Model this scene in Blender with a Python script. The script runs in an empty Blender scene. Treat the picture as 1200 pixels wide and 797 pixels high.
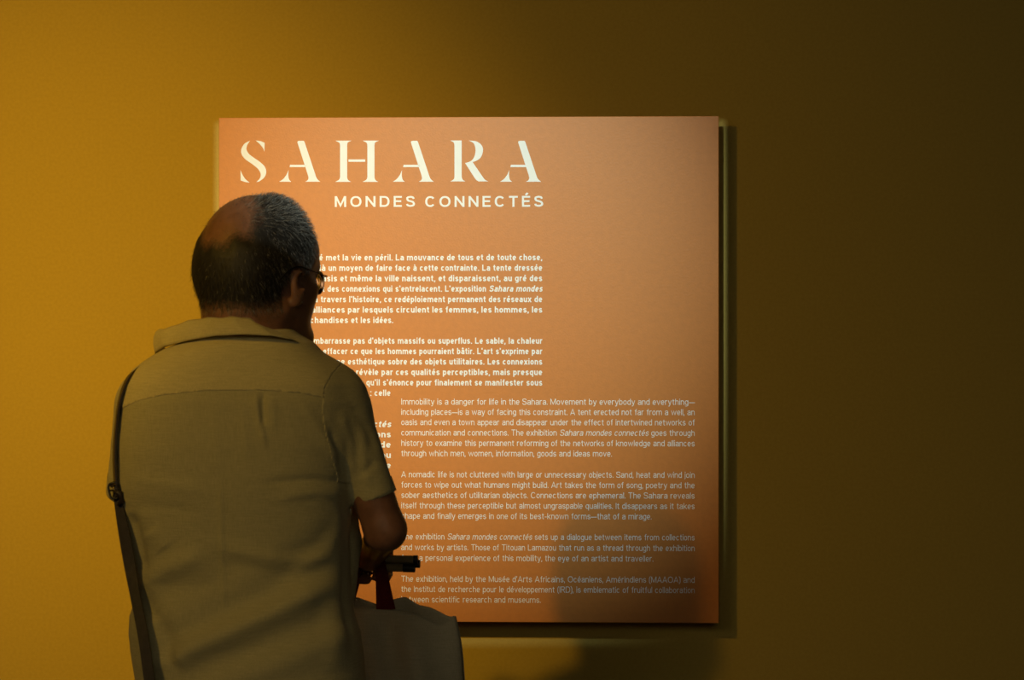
import bpy, bmesh, math, random
import numpy as np
from mathutils import Vector, Matrix

# ------------------------------------------------------------------ camera
C = bpy.context.scene.collection
F = 3500.0                                   # focal length in pixels of the 1200 px wide frame
YAW = math.radians(2.75)
CAM = Vector((0.30, -6.17, 1.50))
cam_d = bpy.data.cameras.new('camera')
cam_d.sensor_width = 36.0
cam_d.lens = F / 1200.0 * 36.0
cam_d.dof.use_dof = True
cam_d.dof.focus_distance = 6.0
cam_d.dof.aperture_fstop = 11.0
cam = bpy.data.objects.new('camera', cam_d)
C.objects.link(cam)
cam.location = CAM
cam.rotation_euler = (math.pi / 2, 0, YAW)
bpy.context.scene.camera = cam

FWD = Vector((-math.sin(YAW), math.cos(YAW), 0))
RGT = Vector((math.cos(YAW), math.sin(YAW), 0))


def W(px, py, Y):
    """measured pixel -> point on the vertical plane at depth Y"""
    d = FWD + RGT * ((px - 600) / F) + Vector((0, 0, 1)) * ((398.5 - py) / F)
    t = (Y - CAM.y) / d.y
    return CAM + d * t


# ------------------------------------------------------------------ world, exposure, lights
sc = bpy.context.scene
sc.view_settings.view_transform = 'Standard'
sc.view_settings.look = 'None'
sc.view_settings.exposure = 0.0
sc.view_settings.gamma = 1.0
sc.view_settings.use_curve_mapping = False
world = bpy.data.worlds.new('gallery_dark')
sc.world = world
world.use_nodes = True
world.node_tree.nodes['Background'].inputs[0].default_value = (0.5, 0.4, 0.25, 1)
world.node_tree.nodes['Background'].inputs[1].default_value = 0.0


def spot(name, loc, target, power, color, size, blend, radius):
    l = bpy.data.lights.new(name, 'SPOT')
    l.energy = power
    l.color = color
    l.spot_size = math.radians(size)
    l.spot_blend = blend
    l.shadow_soft_size = radius
    o = bpy.data.objects.new(name, l)
    C.objects.link(o)
    o.location = loc
    o.rotation_euler = (Vector(target) - Vector(loc)).to_track_quat('-Z', 'Y').to_euler()
    return o


PANEL_Y = -0.07
KEY_LOC = Vector((-1.541, -3.600, 2.878))
KEY_TARGET = W(70, 435, 0)
FRAME_LOC = Vector((-0.12, -3.4, 2.86))
FRAME_TARGET = W(535, 315, PANEL_Y)
KEY_COLOR = (1.0, 0.565, 0.045)
spot('wall_wash_lamp', KEY_LOC, KEY_TARGET, 450, KEY_COLOR, 37, 1.0, 0.05)
spot('wall_wash_spill', KEY_LOC, KEY_TARGET, 125, KEY_COLOR, 68, 1.0, 0.05)
spot('framing_lamp', FRAME_LOC, FRAME_TARGET, 405, (0.85, 1.0, 0.92), 24.5, 1.0, 0.00025)
# two added soft fills with no fixture in the room, to lift the shade
for nm, loc_, energy, size, rot in (('fill_light', (-2.2, -6.6, 3.0), 17, 1.2, (45, 0, -25)),
                                    ('fill_light', (0.7, -7.4, 3.0), 38, 2.6, (42, 0, 5))):
    fill = bpy.data.lights.new(nm, 'AREA')
    fill.energy = energy
    fill.size = size
    fill.color = (1.0, 0.86, 0.58)
    fo = bpy.data.objects.new(nm, fill)
    C.objects.link(fo)
    fo.location = loc_
    fo.rotation_euler = [math.radians(a) for a in rot]


# ------------------------------------------------------------------ materials
def mat(name, color, rough=0.7, noise=0.0, nscale=40.0, bump=0.0, bscale=200.0, metallic=0.0,
        sss=0.0, spec=0.5, color2=None, sheen=0.0):
    m = bpy.data.materials.new(name)
    m.use_nodes = True
    nt = m.node_tree
    b = nt.nodes['Principled BSDF']
    b.inputs['Base Color'].default_value = (*color, 1)
    b.inputs['Roughness'].default_value = rough
    b.inputs['Metallic'].default_value = metallic
    b.inputs['Specular IOR Level'].default_value = spec
    if sss:
        b.inputs['Subsurface Weight'].default_value = sss
        b.inputs['Subsurface Radius'].default_value = (0.012, 0.004, 0.002)
        b.inputs['Subsurface Scale'].default_value = 1.0
    if sheen:
        b.inputs['Sheen Weight'].default_value = sheen
    tc = nt.nodes.new('ShaderNodeTexCoord')
    if noise:
        n = nt.nodes.new('ShaderNodeTexNoise')
        n.inputs['Scale'].default_value = nscale
        n.inputs['Detail'].default_value = 4
        nt.links.new(tc.outputs['Object'], n.inputs['Vector'])
        mx = nt.nodes.new('ShaderNodeMix')
        mx.data_type = 'RGBA'
        c2 = color2 or tuple(c * (1 - noise) for c in color)
        mx.inputs[6].default_value = (*c2, 1)
        mx.inputs[7].default_value = (*color, 1)
        mr = nt.nodes.new('ShaderNodeMapRange')
        mr.inputs[1].default_value = 0.35
        mr.inputs[2].default_value = 0.65
        nt.links.new(n.outputs['Fac'], mr.inputs[0])
        nt.links.new(mr.outputs[0], mx.inputs[0])
        nt.links.new(mx.outputs[2], b.inputs['Base Color'])
    if bump:
        n2 = nt.nodes.new('ShaderNodeTexNoise')
        n2.inputs['Scale'].default_value = bscale
        n2.inputs['Detail'].default_value = 3
        nt.links.new(tc.outputs['Object'], n2.inputs['Vector'])
        bp = nt.nodes.new('ShaderNodeBump')
        bp.inputs['Strength'].default_value = bump
        bp.inputs['Distance'].default_value = 0.002
        nt.links.new(n2.outputs['Fac'], bp.inputs['Height'])
        nt.links.new(bp.outputs['Normal'], b.inputs['Normal'])
    return m


def cloth_mat(name, color, var=0.12, freq=900.0, strength=0.35):
    """woven linen: two crossing thread waves, slubs, fine relief"""
    m = mat(name, color, rough=0.92, spec=0.2, sheen=0.15)
    nt = m.node_tree
    b = nt.nodes['Principled BSDF']
    tc = nt.nodes.new('ShaderNodeTexCoord')
    cols = []
    for sx, sz in ((1.0, 18.0), (18.0, 1.0)):
        mp = nt.nodes.new('ShaderNodeMapping')
        mp.inputs['Scale'].default_value = (sx, sx, sz)
        nt.links.new(tc.outputs['Object'], mp.inputs['Vector'])
        n = nt.nodes.new('ShaderNodeTexNoise')
        n.inputs['Scale'].default_value = freq / 18.0
        n.inputs['Detail'].default_value = 3
        nt.links.new(mp.outputs[0], n.inputs['Vector'])
        cols.append(n)
    add = nt.nodes.new('ShaderNodeMath')
    add.operation = 'ADD'
    nt.links.new(cols[0].outputs['Fac'], add.inputs[0])
    nt.links.new(cols[1].outputs['Fac'], add.inputs[1])
    mr = nt.nodes.new('ShaderNodeMapRange')
    mr.inputs[1].default_value = 0.75
    mr.inputs[2].default_value = 1.25
    nt.links.new(add.outputs[0], mr.inputs[0])
    mx = nt.nodes.new('ShaderNodeMix')
    mx.data_type = 'RGBA'
    mx.inputs[6].default_value = (*[c * (1 - var) for c in color], 1)
    mx.inputs[7].default_value = (*[min(1, c * (1 + var)) for c in color], 1)
    nt.links.new(mr.outputs[0], mx.inputs[0])
    nt.links.new(mx.outputs[2], b.inputs['Base Color'])
    bp = nt.nodes.new('ShaderNodeBump')
    bp.inputs['Strength'].default_value = strength
    bp.inputs['Distance'].default_value = 0.0015
    nt.links.new(mr.outputs[0], bp.inputs['Height'])
    nt.links.new(bp.outputs['Normal'], b.inputs['Normal'])
    return m


M = {}
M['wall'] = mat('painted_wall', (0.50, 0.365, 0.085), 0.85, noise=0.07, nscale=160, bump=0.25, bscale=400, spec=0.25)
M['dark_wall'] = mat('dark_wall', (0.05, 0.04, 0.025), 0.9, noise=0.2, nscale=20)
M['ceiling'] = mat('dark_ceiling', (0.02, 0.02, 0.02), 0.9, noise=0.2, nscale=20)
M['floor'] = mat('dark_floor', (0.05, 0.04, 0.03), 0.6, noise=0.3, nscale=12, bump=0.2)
M['skirting'] = mat('skirting', (0.30, 0.22, 0.06), 0.6, noise=0.1)
M['orange'] = mat('orange_board', (0.56, 0.190, 0.020), 0.50, noise=0.07, nscale=90, bump=0.12, bscale=260, spec=0.5)
M['board_edge'] = mat('board_edge', (0.20, 0.15, 0.09), 0.7, noise=0.2)
M['print'] = mat('white_print', (0.84, 0.87, 0.87), 0.6, noise=0.03)
M['metal'] = mat('grey_metal', (0.35, 0.35, 0.34), 0.4, metallic=0.9, noise=0.1)
M['black_metal'] = mat('black_metal', (0.015, 0.015, 0.015), 0.45, noise=0.1)
M['skin'] = mat('skin', (0.29, 0.14, 0.085), 0.40, noise=0.3, nscale=35, bump=0.25, bscale=500, sss=0.15, spec=0.4)
M['hair_dark'] = mat('hair_dark', (0.022, 0.019, 0.017), 0.55, noise=0.5, nscale=120)
M['hair_grey'] = mat('hair_grey', (0.075, 0.07, 0.062), 0.5, noise=0.4, nscale=150)
M['hair_silver'] = mat('hair_silver', (0.27, 0.25, 0.22), 0.45, noise=0.2, nscale=150)
mh = mat('scalp_hair', (0.30, 0.15, 0.09), 0.6, noise=0.2, nscale=60)
nt = mh.node_tree
at_ = nt.nodes.new('ShaderNodeAttribute')
at_.attribute_name = 'cover'
nz = nt.nodes.new('ShaderNodeTexNoise')
nz.inputs['Scale'].default_value = 260
tcn = nt.nodes.new('ShaderNodeTexCoord')
nt.links.new(tcn.outputs['Object'], nz.inputs['Vector'])
mth = nt.nodes.new('ShaderNodeMath')
mth.operation = 'MULTIPLY_ADD'
mth.inputs[1].default_value = 1.3
nt.links.new(at_.outputs['Fac'], mth.inputs[0])
m2_ = nt.nodes.new('ShaderNodeMath')
m2_.operation = 'SUBTRACT'
m2_.inputs[1].default_value = 0.5
nt.links.new(nz.outputs['Fac'], m2_.inputs[0])
nt.links.new(m2_.outputs[0], mth.inputs[2])
cl = nt.nodes.new('ShaderNodeClamp')
nt.links.new(mth.outputs[0], cl.inputs[0])
mxh = nt.nodes.new('ShaderNodeMix')
mxh.data_type = 'RGBA'
mxh.inputs[6].default_value = (0.25, 0.12, 0.07, 1)
mxh.inputs[7].default_value = (0.020, 0.017, 0.015, 1)
nt.links.new(cl.outputs[0], mxh.inputs[0])
nt.links.new(mxh.outputs[2], nt.nodes['Principled BSDF'].inputs['Base Color'])
M['scalp_hair'] = mh
M['shirt'] = cloth_mat('linen_shirt', (0.46, 0.41, 0.22))
M['shirt_lighter'] = cloth_mat('lighter_linen', (0.58, 0.50, 0.25))  # yoke and collar, a lighter tone than the rest of the shirt
M['trousers'] = cloth_mat('dark_trousers', (0.03, 0.03, 0.035))
M['shoe'] = mat('shoe_leather', (0.03, 0.02, 0.015), 0.45, noise=0.3, nscale=30)
M['sole'] = mat('shoe_sole', (0.05, 0.045, 0.04), 0.8, noise=0.2)
M['strap'] = mat('strap_leather', (0.040, 0.030, 0.026), 0.42, noise=0.3, nscale=80, bump=0.2, bscale=600)
M['brass'] = mat('buckle_brass', (0.45, 0.33, 0.15), 0.35, metallic=1.0, noise=0.1)
M['canvas'] = cloth_mat('canvas_bag', (0.46, 0.41, 0.28), 0.10, 700)
M['red'] = cloth_mat('red_webbing', (0.11, 0.010, 0.012), 0.2, 900)
M['tube'] = mat('brown_card', (0.36, 0.28, 0.15), 0.6, noise=0.25, nscale=60)
M['cap'] = mat('black_cap', (0.012, 0.011, 0.010), 0.5, noise=0.1)
M['wire'] = mat('black_wire', (0.02, 0.017, 0.015), 0.35, metallic=0.6, noise=0.1)
M['button'] = mat('button', (0.5, 0.45, 0.35), 0.4, noise=0.1)
g = mat('lens_glass', (1, 1, 1), 0.03, noise=0.01)
g.node_tree.nodes['Principled BSDF'].inputs['Transmission Weight'].default_value = 1.0
g.node_tree.nodes['Principled BSDF'].inputs['IOR'].default_value = 1.45
M['lens'] = g


# ------------------------------------------------------------------ object helpers
def link(name, me, parent=None):
    o = bpy.data.objects.new(name, me)
    C.objects.link(o)
    if parent is not None:
        o.parent = parent
        pm = Matrix.Identity(4)
        q = parent
        while q is not None:
            pm = Matrix.Translation(q.location) @ pm
            q = q.parent
        # children carry world coordinates in their mesh: shift the mesh instead of the object
        if me is not None and me.users <= 1:
            me.transform(pm.inverted())
    return o


def obj(name, verts, faces, m, parent=None, smooth=False):
    me = bpy.data.meshes.new(name)
    me.from_pydata([tuple(v) for v in verts], [], [tuple(f) for f in faces])
    me.materials.append(m)
    me.update()
    if smooth:
        me.polygons.foreach_set('use_smooth', [True] * len(me.polygons))
    return link(name, me, parent)


def obj_bm(name, bm, m, parent=None, smooth=False):
    me = bpy.data.meshes.new(name)
    bm.to_mesh(me)
    bm.free()
    for q in (m if isinstance(m, (list, tuple)) else [m]):
        me.materials.append(q)
    if smooth:
        me.polygons.foreach_set('use_smooth', [True] * len(me.polygons))
    return link(name, me, parent)


def thing(name, label, cat, loc, group=None):
    o = bpy.data.objects.new(name, None)
    o.empty_display_size = 0.05
    C.objects.link(o)
    o.location = loc
    o['label'] = label
    o['category'] = cat
    if group:
        o['group'] = group
    return o


def box(bm, lo, hi, bev=0.0):
    r = bmesh.ops.create_cube(bm, size=1.0)
    vs = r['verts']
    for v in vs:
        v.co = Vector([lo[i] + (v.co[i] + 0.5) * (hi[i] - lo[i]) for i in range(3)])
    if bev:
        es = list({e for v in vs for e in v.link_edges})
        bmesh.ops.bevel(bm, geom=es, offset=bev, segments=2, affect='EDGES', profile=0.5)


def struct(name, lo, hi, m):
    bm = bmesh.new()
    box(bm, lo, hi)
    o = obj_bm(name, bm, m)
    o['kind'] = 'structure'
    return o


def tube(bm, pts, r, seg=12, caps=True, radii=None):
    pts = [Vector(p) for p in pts]
    rings = []
    up = Vector((0.13, 0.21, 0.97)).normalized()
    for i, p in enumerate(pts):
        t = (pts[min(i + 1, len(pts) - 1)] - pts[max(i - 1, 0)]).normalized()
        s = t.cross(up)
        if s.length < 0.05:
            s = t.cross(Vector((1, 0, 0)))
        s.normalize()
        u = s.cross(t).normalized()
        rr = radii[i] if radii else r
        rings.append([bm.verts.new(p + s * math.cos(a) * rr + u * math.sin(a) * rr)
                      for a in [2 * math.pi * k / seg for k in range(seg)]])
    for a, b in zip(rings, rings[1:]):
        for k in range(seg):
            bm.faces.new((a[k], a[(k + 1) % seg], b[(k + 1) % seg], b[k]))
    if caps:
        bm.faces.new(rings[0][::-1])
        bm.faces.new(rings[-1])
    bmesh.ops.recalc_face_normals(bm, faces=bm.faces)


def catmull(pts, n=8, closed=False):
    P = [np.array(p, float) for p in pts]
    out = []
    N = len(P)
    rng = range(N) if closed else range(N - 1)
    for i in rng:
        if closed:
            p0, p1, p2, p3 = P[i - 1], P[i], P[(i + 1) % N], P[(i + 2) % N]
        else:
            p0, p1, p2, p3 = P[max(i - 1, 0)], P[i], P[i + 1], P[min(i + 2, N - 1)]
        for k in range(n):
            t = k / n
            out.append(0.5 * ((2 * p1) + (-p0 + p2) * t + (2 * p0 - 5 * p1 + 4 * p2 - p3) * t * t +
                              (-p0 + 3 * p1 - 3 * p2 + p3) * t ** 3))
    if not closed:
        out.append(P[-1])
    return out


def ribbon(bm, pts, widths, normals, th=0.0025):
    """flat strap through pts; width vector = normal x tangent"""
    pts = [Vector(p) for p in pts]
    rows = []
    for i, p in enumerate(pts):
        t = (pts[min(i + 1, len(pts) - 1)] - pts[max(i - 1, 0)]).normalized()
        n = Vector(normals[i] if isinstance(normals, list) else normals)
        w = n.cross(t).normalized()
        n = t.cross(w).normalized()
        hw = (widths[i] if isinstance(widths, (list, tuple)) else widths) / 2
        rows.append([bm.verts.new(p + w * a * hw + n * b * th / 2) for a, b in
                     ((-1, -1), (1, -1), (1, 1), (-1, 1))])
    for a, b in zip(rows, rows[1:]):
        for k in range(4):
            bm.faces.new((a[k], a[(k + 1) % 4], b[(k + 1) % 4], b[k]))
    bm.faces.new(rows[0][::-1])
    bm.faces.new(rows[-1])
    bmesh.ops.recalc_face_normals(bm, faces=bm.faces)


# ------------------------------------------------------------------ setting
CEIL = 3.3
struct('wall_back', (-4.2, 0.0, 0.0), (4.2, 0.15, CEIL), M['wall'])
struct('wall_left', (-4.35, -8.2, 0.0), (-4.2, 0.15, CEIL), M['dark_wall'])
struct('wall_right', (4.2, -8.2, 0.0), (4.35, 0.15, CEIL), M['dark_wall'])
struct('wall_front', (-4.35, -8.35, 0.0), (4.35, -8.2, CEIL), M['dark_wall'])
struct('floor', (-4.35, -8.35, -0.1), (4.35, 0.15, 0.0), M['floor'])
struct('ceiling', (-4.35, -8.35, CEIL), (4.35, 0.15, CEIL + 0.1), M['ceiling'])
struct('baseboard_back', (-4.2, -0.015, 0.0), (4.2, 0.0, 0.09), M['skirting'])

# ------------------------------------------------------------------ exhibition panel
pTL = W(256.5, 138, PANEL_Y)
pBR = W(842.3, 730.3, PANEL_Y)
PX0, PX1, PZ1, PZ0 = pTL.x, pBR.x, W(842, 136, PANEL_Y).z, pBR.z
panel = thing('exhibition_panel', 'square orange exhibition text panel titled SAHARA mounted proud of the ochre wall',
              'panel', ((PX0 + PX1) / 2, PANEL_Y, PZ0))
bm = bmesh.new()
box(bm, (PX0, PANEL_Y, PZ0), (PX1, PANEL_Y + 0.010, PZ1), 0.0008)
obj_bm('board', bm, M['orange'], panel)
for sx in (0.12, 0.88):
    for sz in (0.12, 0.88):
        bm = bmesh.new()
        x = PX0 + (PX1 - PX0) * sx
        z = PZ0 + (PZ1 - PZ0) * sz
        tube(bm, [(x, PANEL_Y + 0.010, z), (x, 0.0, z)], 0.012, 16)
        obj_bm('wall_spacer', bm, M['metal'], panel)

TY = PANEL_Y - 0.0004


def poly_obj(name, polys, parent, m=None):
    bm = bmesh.new()
    for p in polys:
        vs = [bm.verts.new(W(x, y, TY)) for x, y in p]
        f = bm.faces.new(vs)
        f.normal_update()
        if f.normal.y > 0:
            f.normal_flip()
    bmesh.ops.triangulate(bm, faces=bm.faces)
    return obj_bm(name, bm, m or M['print'], parent)


def cv(*segs):
    """polygon outline: tuples are corners, lists are smooth runs"""
    out = []
    for s in segs:
        if isinstance(s, list):
            out += [tuple(p) for p in catmull(s, 6)]
        else:
            out.append(s)
    return out


def c8(poly):   # outlines measured on a six times enlarged crop
    return [(260 + u / 6.0, 155 + v / 6.0) for u, v in poly]


def cR(poly):
    return [(520 + u / 9.23, 155 + v / 9.23) for u, v in poly]


S = [c8(cv([(198, 59), (160, 80), (137, 118), (139, 155), (165, 190), (215, 225), (252, 256), (272, 290), (268, 322),
            (243, 350)], [(262, 347), (298, 318), (312, 280), (300, 240), (265, 207), (215, 172), (187, 148),
                          (173, 118), (179, 88)])),
     c8(cv([(131, 266), (146, 300), (168, 332), (196, 354)], [(196, 354), (165, 350), (132, 339)])),
     c8(cv([(238, 58), (270, 62), (301, 74)], (299, 136), [(299, 136), (288, 110), (265, 82)]))]


def letter_A(dx):
    ps = [c8(cv([(531, 72), (534, 63), (544, 60)], (568, 60), [(568, 60), (576, 61), (581, 68)],
                [(655, 290), (668, 325), (692, 348)], (586, 348), [(603, 338), (609, 322), (603, 295)])),
          c8(cv([(469, 265), (467, 300), (473, 332), (489, 348)], (403, 348),
                [(403, 348), (432, 328), (455, 298)])),
          c8([(480, 229), (590, 229), (596, 245), (476, 245)])]
    return [[(x + dx, y) for x, y in p] for p in ps]


def stem(dx):
    return [(x + dx, y) for x, y in c8(cv((799, 59), (909, 59), [(909, 61), (886, 72), (881, 92)],
                                          [(881, 318), (888, 336), (909, 349)], (799, 349),
                                          [(799, 347), (823, 334), (831, 315)], [(831, 95), (826, 75), (803, 62)]))]


H = [stem(0), stem(192 / 6.0), c8([(890, 191), (1008, 191), (1008, 208), (890, 208)])]
R = [cR(cv((70, 89), (194, 89), [(194, 480), (205, 512), (234, 532)], (70, 532), [(74, 530), (108, 508), (116, 480)],
           [(116, 150), (108, 112), (76, 92)])),
     cR(cv([(270, 90), (350, 98), (405, 135), (425, 190), (405, 265), (360, 305), (312, 322)],
           [(420, 480), (445, 512), (482, 532)], (375, 532), [(375, 531), (352, 516), (335, 495)], (231, 334),
           [(231, 334), (290, 313), (328, 270), (344, 200), (330, 130), (300, 103)]))]
for polys in (S, letter_A(0), H, letter_A(133), R, letter_A(258.7)):
    poly_obj('title_letter', polys, panel)

# --- small print: letters drawn as strokes of even width, one mesh per line
XH = 0.735


def ell(cx, cy, rx, ry, a0, a1, n=14):
    out = []
    for i in range(n + 1):
        a = math.radians(a0 + (a1 - a0) * i / n)
        c, s = math.cos(a), math.sin(a)
        out.append((cx + rx * math.copysign(abs(c) ** .9, c), cy + ry * math.copysign(abs(s) ** .9, s)))
    return out


def glyph(c, h, wide=1.0):
    """returns advance width and a list of strokes (points, half width)"""
    X = XH
    acc = None
    base = {'î': ('i', 'ci'), 'é': ('e', 'ac'), 'è': ('e', 'gr'), 'à': ('a', 'gr'), 'ê': ('e', 'ci'), 'â': ('a', 'ci'),
            'É': ('E', 'ac'), 'ù': ('u', 'gr')}.get(c)
    if base:
        c, acc = base
    Wd = {'i': .0, 'l': .0, 'I': .0, '.': 0., ',': 0., "'": 0., ':': 0., 'j': .10, 'f': .36, 't': .37, 'r': .38, 'm': .98,
          'w': .92, 'M': .92, 'W': 1.2, 'A': .82, 'O': .90, 'C': .82, 'D': .80, 'N': .80, 'H': .80, 'R': .76, 'S': .72,
          'T': .72, 'E': .66, 'L': .60, '—': .95, '-': .34, '(': .24, ')': .24, 's': .54, 'c': .57, 'z': .50,
          'x': .57, 'v': .58, 'y': .58, 'k': .58}.get(c, .57) * wide
    Wd = max(Wd, 2 * h)
    l, r, b, x, t = h, Wd - h, h, X - h, 1 - h
    m = (l + r) / 2
    rx = (r - l) / 2
    ry = X / 2 - h
    P = lambda *p: list(p)
    Sm = lambda *p: [tuple(q) for q in catmull(p, 5)]
    arch = lambda a, z: ell((a + z) / 2, x - .22, (z - a) / 2, .22, 180, 0, 10) + [(z, 0)]
    o = ell(m, X / 2, rx, ry, 0, 360, 22)
    S = []
    if c == 'a':
        S = [Sm((l + .01, X - .19), (l + .07, X - h - .03), (m, x), (r - .06, X - h - .03), (r, X - .22), (r, X - .3)) + [(r, 0)],
             Sm((r, .43), (m, .41), (l + .03, .33), (l, .21), (l + .05, b + .03), (m - .02, b), (r - .06, .15), (r, .27))]
    elif c == 'b':
        S = [P((l, 0), (l, 1)), o]
    elif c == 'c':
        S = [ell(m, X / 2, rx, ry, 42, 318)]
    elif c == 'd':
        S = [P((r, 0), (r, 1)), o]
    elif c == 'e':
        S = [[(r, X / 2)] + ell(m, X / 2, rx, ry, 8, 318, 18), P((l, X / 2 - .01), (r, X / 2 - .01))]
    elif c == 'f':
        S = [Sm((Wd, t), (.25 * wide + h * .3, t - .005), (.17 * wide + h * .3, .86), (.17 * wide + h * .3, .72)) + [(.17 * wide + h * .3, 0)],
             P((0, X - h * .9), (Wd - .03, X - h * .9))]
    elif c == 'g':
        S = [o, P((r, X), (r, -.02)), Sm((r, .02), (r - .03, -.12), (m, -.25 + h), (l + .06, -.25 + h), (l + .01, -.14))]
    elif c == 'h':
        S = [P((l, 0), (l, 1)), arch(l, r)]
    elif c == 'i':
        S = [P((m, 0), (m, X)), P((m, 1 - .17), (m, 1))]
    elif c == 'j':
        S = [Sm((r, X), (r, .2), (r, -.08), (r - .06, -.2 + h * .3), (0, -.25 + h)), P((r, 1 - .17), (r, 1))]
    elif c == 'k':
        S = [P((l, 0), (l, 1)), P((Wd - .03, X), (l, .26)), P((l + .16, .42), (Wd, 0))]
    elif c == 'l':
        S = [P((m, 0), (m, 1))]
    elif c == 'm':
        S = [P((l, 0), (l, X)), arch(l, m), arch(m, r)]
    elif c == 'n':
        S = [P((l, 0), (l, X)), arch(l, r)]
    elif c == 'o':
        S = [o]
    elif c == 'p':
        S = [P((l, -.26), (l, X)), o]
    elif c == 'q':
        S = [P((r, -.26), (r, X)), o]
    elif c == 'r':
        S = [P((l, 0), (l, X)), Sm((l, x - .26), (l + .05, x - .08), (l + .16, x), (Wd, x))]
    elif c == 's':
        S = [Sm((r - .01, X - .19), (m + .08, x), (m - .05, x), (l + .01, X - .2), (l + .06, X / 2 + .045), (m, X / 2),
                (r - .05, X / 2 - .05), (r, .18), (m + .06, b), (m - .06, b), (l, .19))]
    elif c == 't':
        q = .15 * wide + h * .3
        S = [P((q, .93), (q, .2)) + Sm((q, .2), (q + .03, b + .04), (q + .11, b), (Wd, b)), P((0, X - h * .9), (Wd - .01, X - h * .9))]
    elif c == 'u':
        S = [[(l, X)] + ell(m, b + .22, rx, .22, 180, 360, 10), P((r, X), (r, 0))]
    elif c == 'v':
        S = [P((h * .6, X), (Wd / 2, h * .8), (Wd - h * .6, X))]
    elif c == 'w':
        S = [P((h * .6, X), (Wd * .27, h), (Wd / 2, X - h), (Wd * .73, h), (Wd - h * .6, X))]
    elif c == 'x':
        S = [P((h * .5, X), (Wd - h * .5, 0)), P((Wd - h * .5, X), (h * .5, 0))]
    elif c == 'y':
        S = [P((h * .6, X), (Wd / 2 + .01, h * .6)), P((Wd - h * .6, X), (Wd * .42, -.17), (Wd * .30, -.25 + h), (.04, -.25 + h))]
    elif c == 'z':
        S = [P((0, x), (r, x), (l, b), (Wd, b))]
    elif c == 'A':
        S = [P((h * .5, 0), (m, 1 - h * .6), (Wd - h * .5, 0)), P((Wd * .2, .30), (Wd * .8, .30))]
    elif c == 'C':
        S = [ell(m, .5, rx, .5 - h, 38, 322, 20)]
    elif c == 'D':
        S = [[(l, b), (m - .02, b)] + ell(m - .02, .5, r - m + .02, .5 - h, -85, 85, 14) + [(m - .02, t), (l, t)], P((l, 0), (l, 1))]
    elif c == 'E':
        S = [P((l, 0), (l, 1)), P((l, t), (Wd, t)), P((l, b), (Wd, b)), P((l, .52), (Wd - .05, .52))]
    elif c == 'H':
        S = [P((l, 0), (l, 1)), P((r, 0), (r, 1)), P((l, .52), (r, .52))]
    elif c == 'I':
        S = [P((m, 0), (m, 1))]
    elif c == 'L':
        S = [P((l, 1), (l, 0)), P((l, b), (Wd, b))]
    elif c == 'M':
        S = [P((l, 0), (l, 1)), P((r, 0), (r, 1)), P((l + h * .2, 1 - h * .4), (m, h * 1.4), (r - h * .2, 1 - h * .4))]
    elif c == 'N':
        S = [P((l, 0), (l, 1)), P((r, 0), (r, 1)), P((l, 1 - h * .6), (r, h * .6))]
    elif c == 'O':
        S = [ell(m, .5, rx, .5 - h, 0, 360, 26)]
    elif c == 'R':
        S = [P((l, 0), (l, 1)), [(l, t), (m, t)] + ell(m, .74, r - m, t - .74, 88, -88, 10) + [(m, .48), (l, .48)],
             P((m, .48), (Wd - h * .3, 0))]
    elif c == 'S':
        S = [Sm((r - .02, .74), (r - .08, t - .05), (m, t), (l + .05, t - .06), (l + .02, .72), (l + .10, .58), (m, .52),
                (r - .08, .44), (r, .28), (r - .06, b + .06), (m, b), (l + .06, b + .06), (l, .27))]
    elif c == 'T':
        S = [P((0, t), (Wd, t)), P((m, 0), (m, 1))]
    elif c == '.':
        S = [P((m, 0), (m, .16))]
    elif c == ':':
        S = [P((m, 0), (m, .16)), P((m, X - .16), (m, X))]
    elif c == ',':
        S = [P((m, .16), (m, .02), (m - .05, -.14))]
    elif c == "'":
        S = [P((m, 1), (m - .01, .72))]
    elif c == '-':
        S = [P((0, .35), (Wd, .35))]
    elif c == '—':
        S = [P((-.05, .35), (Wd + .05, .35))]
    elif c == '(':
        S = [Sm((Wd, 1.04), (l, .72), (l - .01, .4), (l, .1), (Wd, -.2))]
    elif c == ')':
        S = [Sm((0, 1.04), (r, .72), (r + .01, .4), (r, .1), (0, -.2))]
    top = 1.0 if c.isupper() else X
    if acc == 'ac':
        S.append(P((m + .13, top + .27), (m - .03, top + .08)))
    elif acc == 'gr':
        S.append(P((m - .13, top + .27), (m + .03, top + .08)))
    elif acc == 'ci':
        S.append(P((m - .14, top + .08), (m, top + .24), (m + .14, top + .08)))
    return Wd, S


def stroke_mesh(pts, h, V, Fc, ox, sc_, xs, shear, lift=0.0):
    P = [np.array(p, float) for p in pts]
    Q_ = [P[0]]
    for p in P[1:]:
        if np.hypot(*(p - Q_[-1])) > 1e-4:
            Q_.append(p)
    P = Q_
    closed = len(P) > 4 and np.hypot(*(P[0] - P[-1])) < 1e-3
    if closed:
        P = P[:-1]
    n = len(P)
    base = len(V)
    for i in range(n):
        a = P[i] - P[i - 1] if (i > 0 or closed) else P[1] - P[0]
        b = P[(i + 1) % n] - P[i] if (i < n - 1 or closed) else P[-1] - P[-2]
        a, b = a / np.hypot(*a), b / np.hypot(*b)
        t = a + b
        L = np.hypot(*t)
        t = a if L < 1e-3 else t / L
        nrm = np.array([-t[1], t[0]])
        k = h / max(.5, abs(nrm @ np.array([-a[1], a[0]])))
        for s in (1, -1):
            q = P[i] + nrm * k * s
            V.append(((q[0] + q[1] * shear + ox) * sc_ * xs, q[1] * sc_, lift))
    m = n if closed else n - 1
    for i in range(m):
        j = (i + 1) % n
        Fc.append((base + 2 * i, base + 2 * i + 1, base + 2 * j + 1, base + 2 * j))


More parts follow.
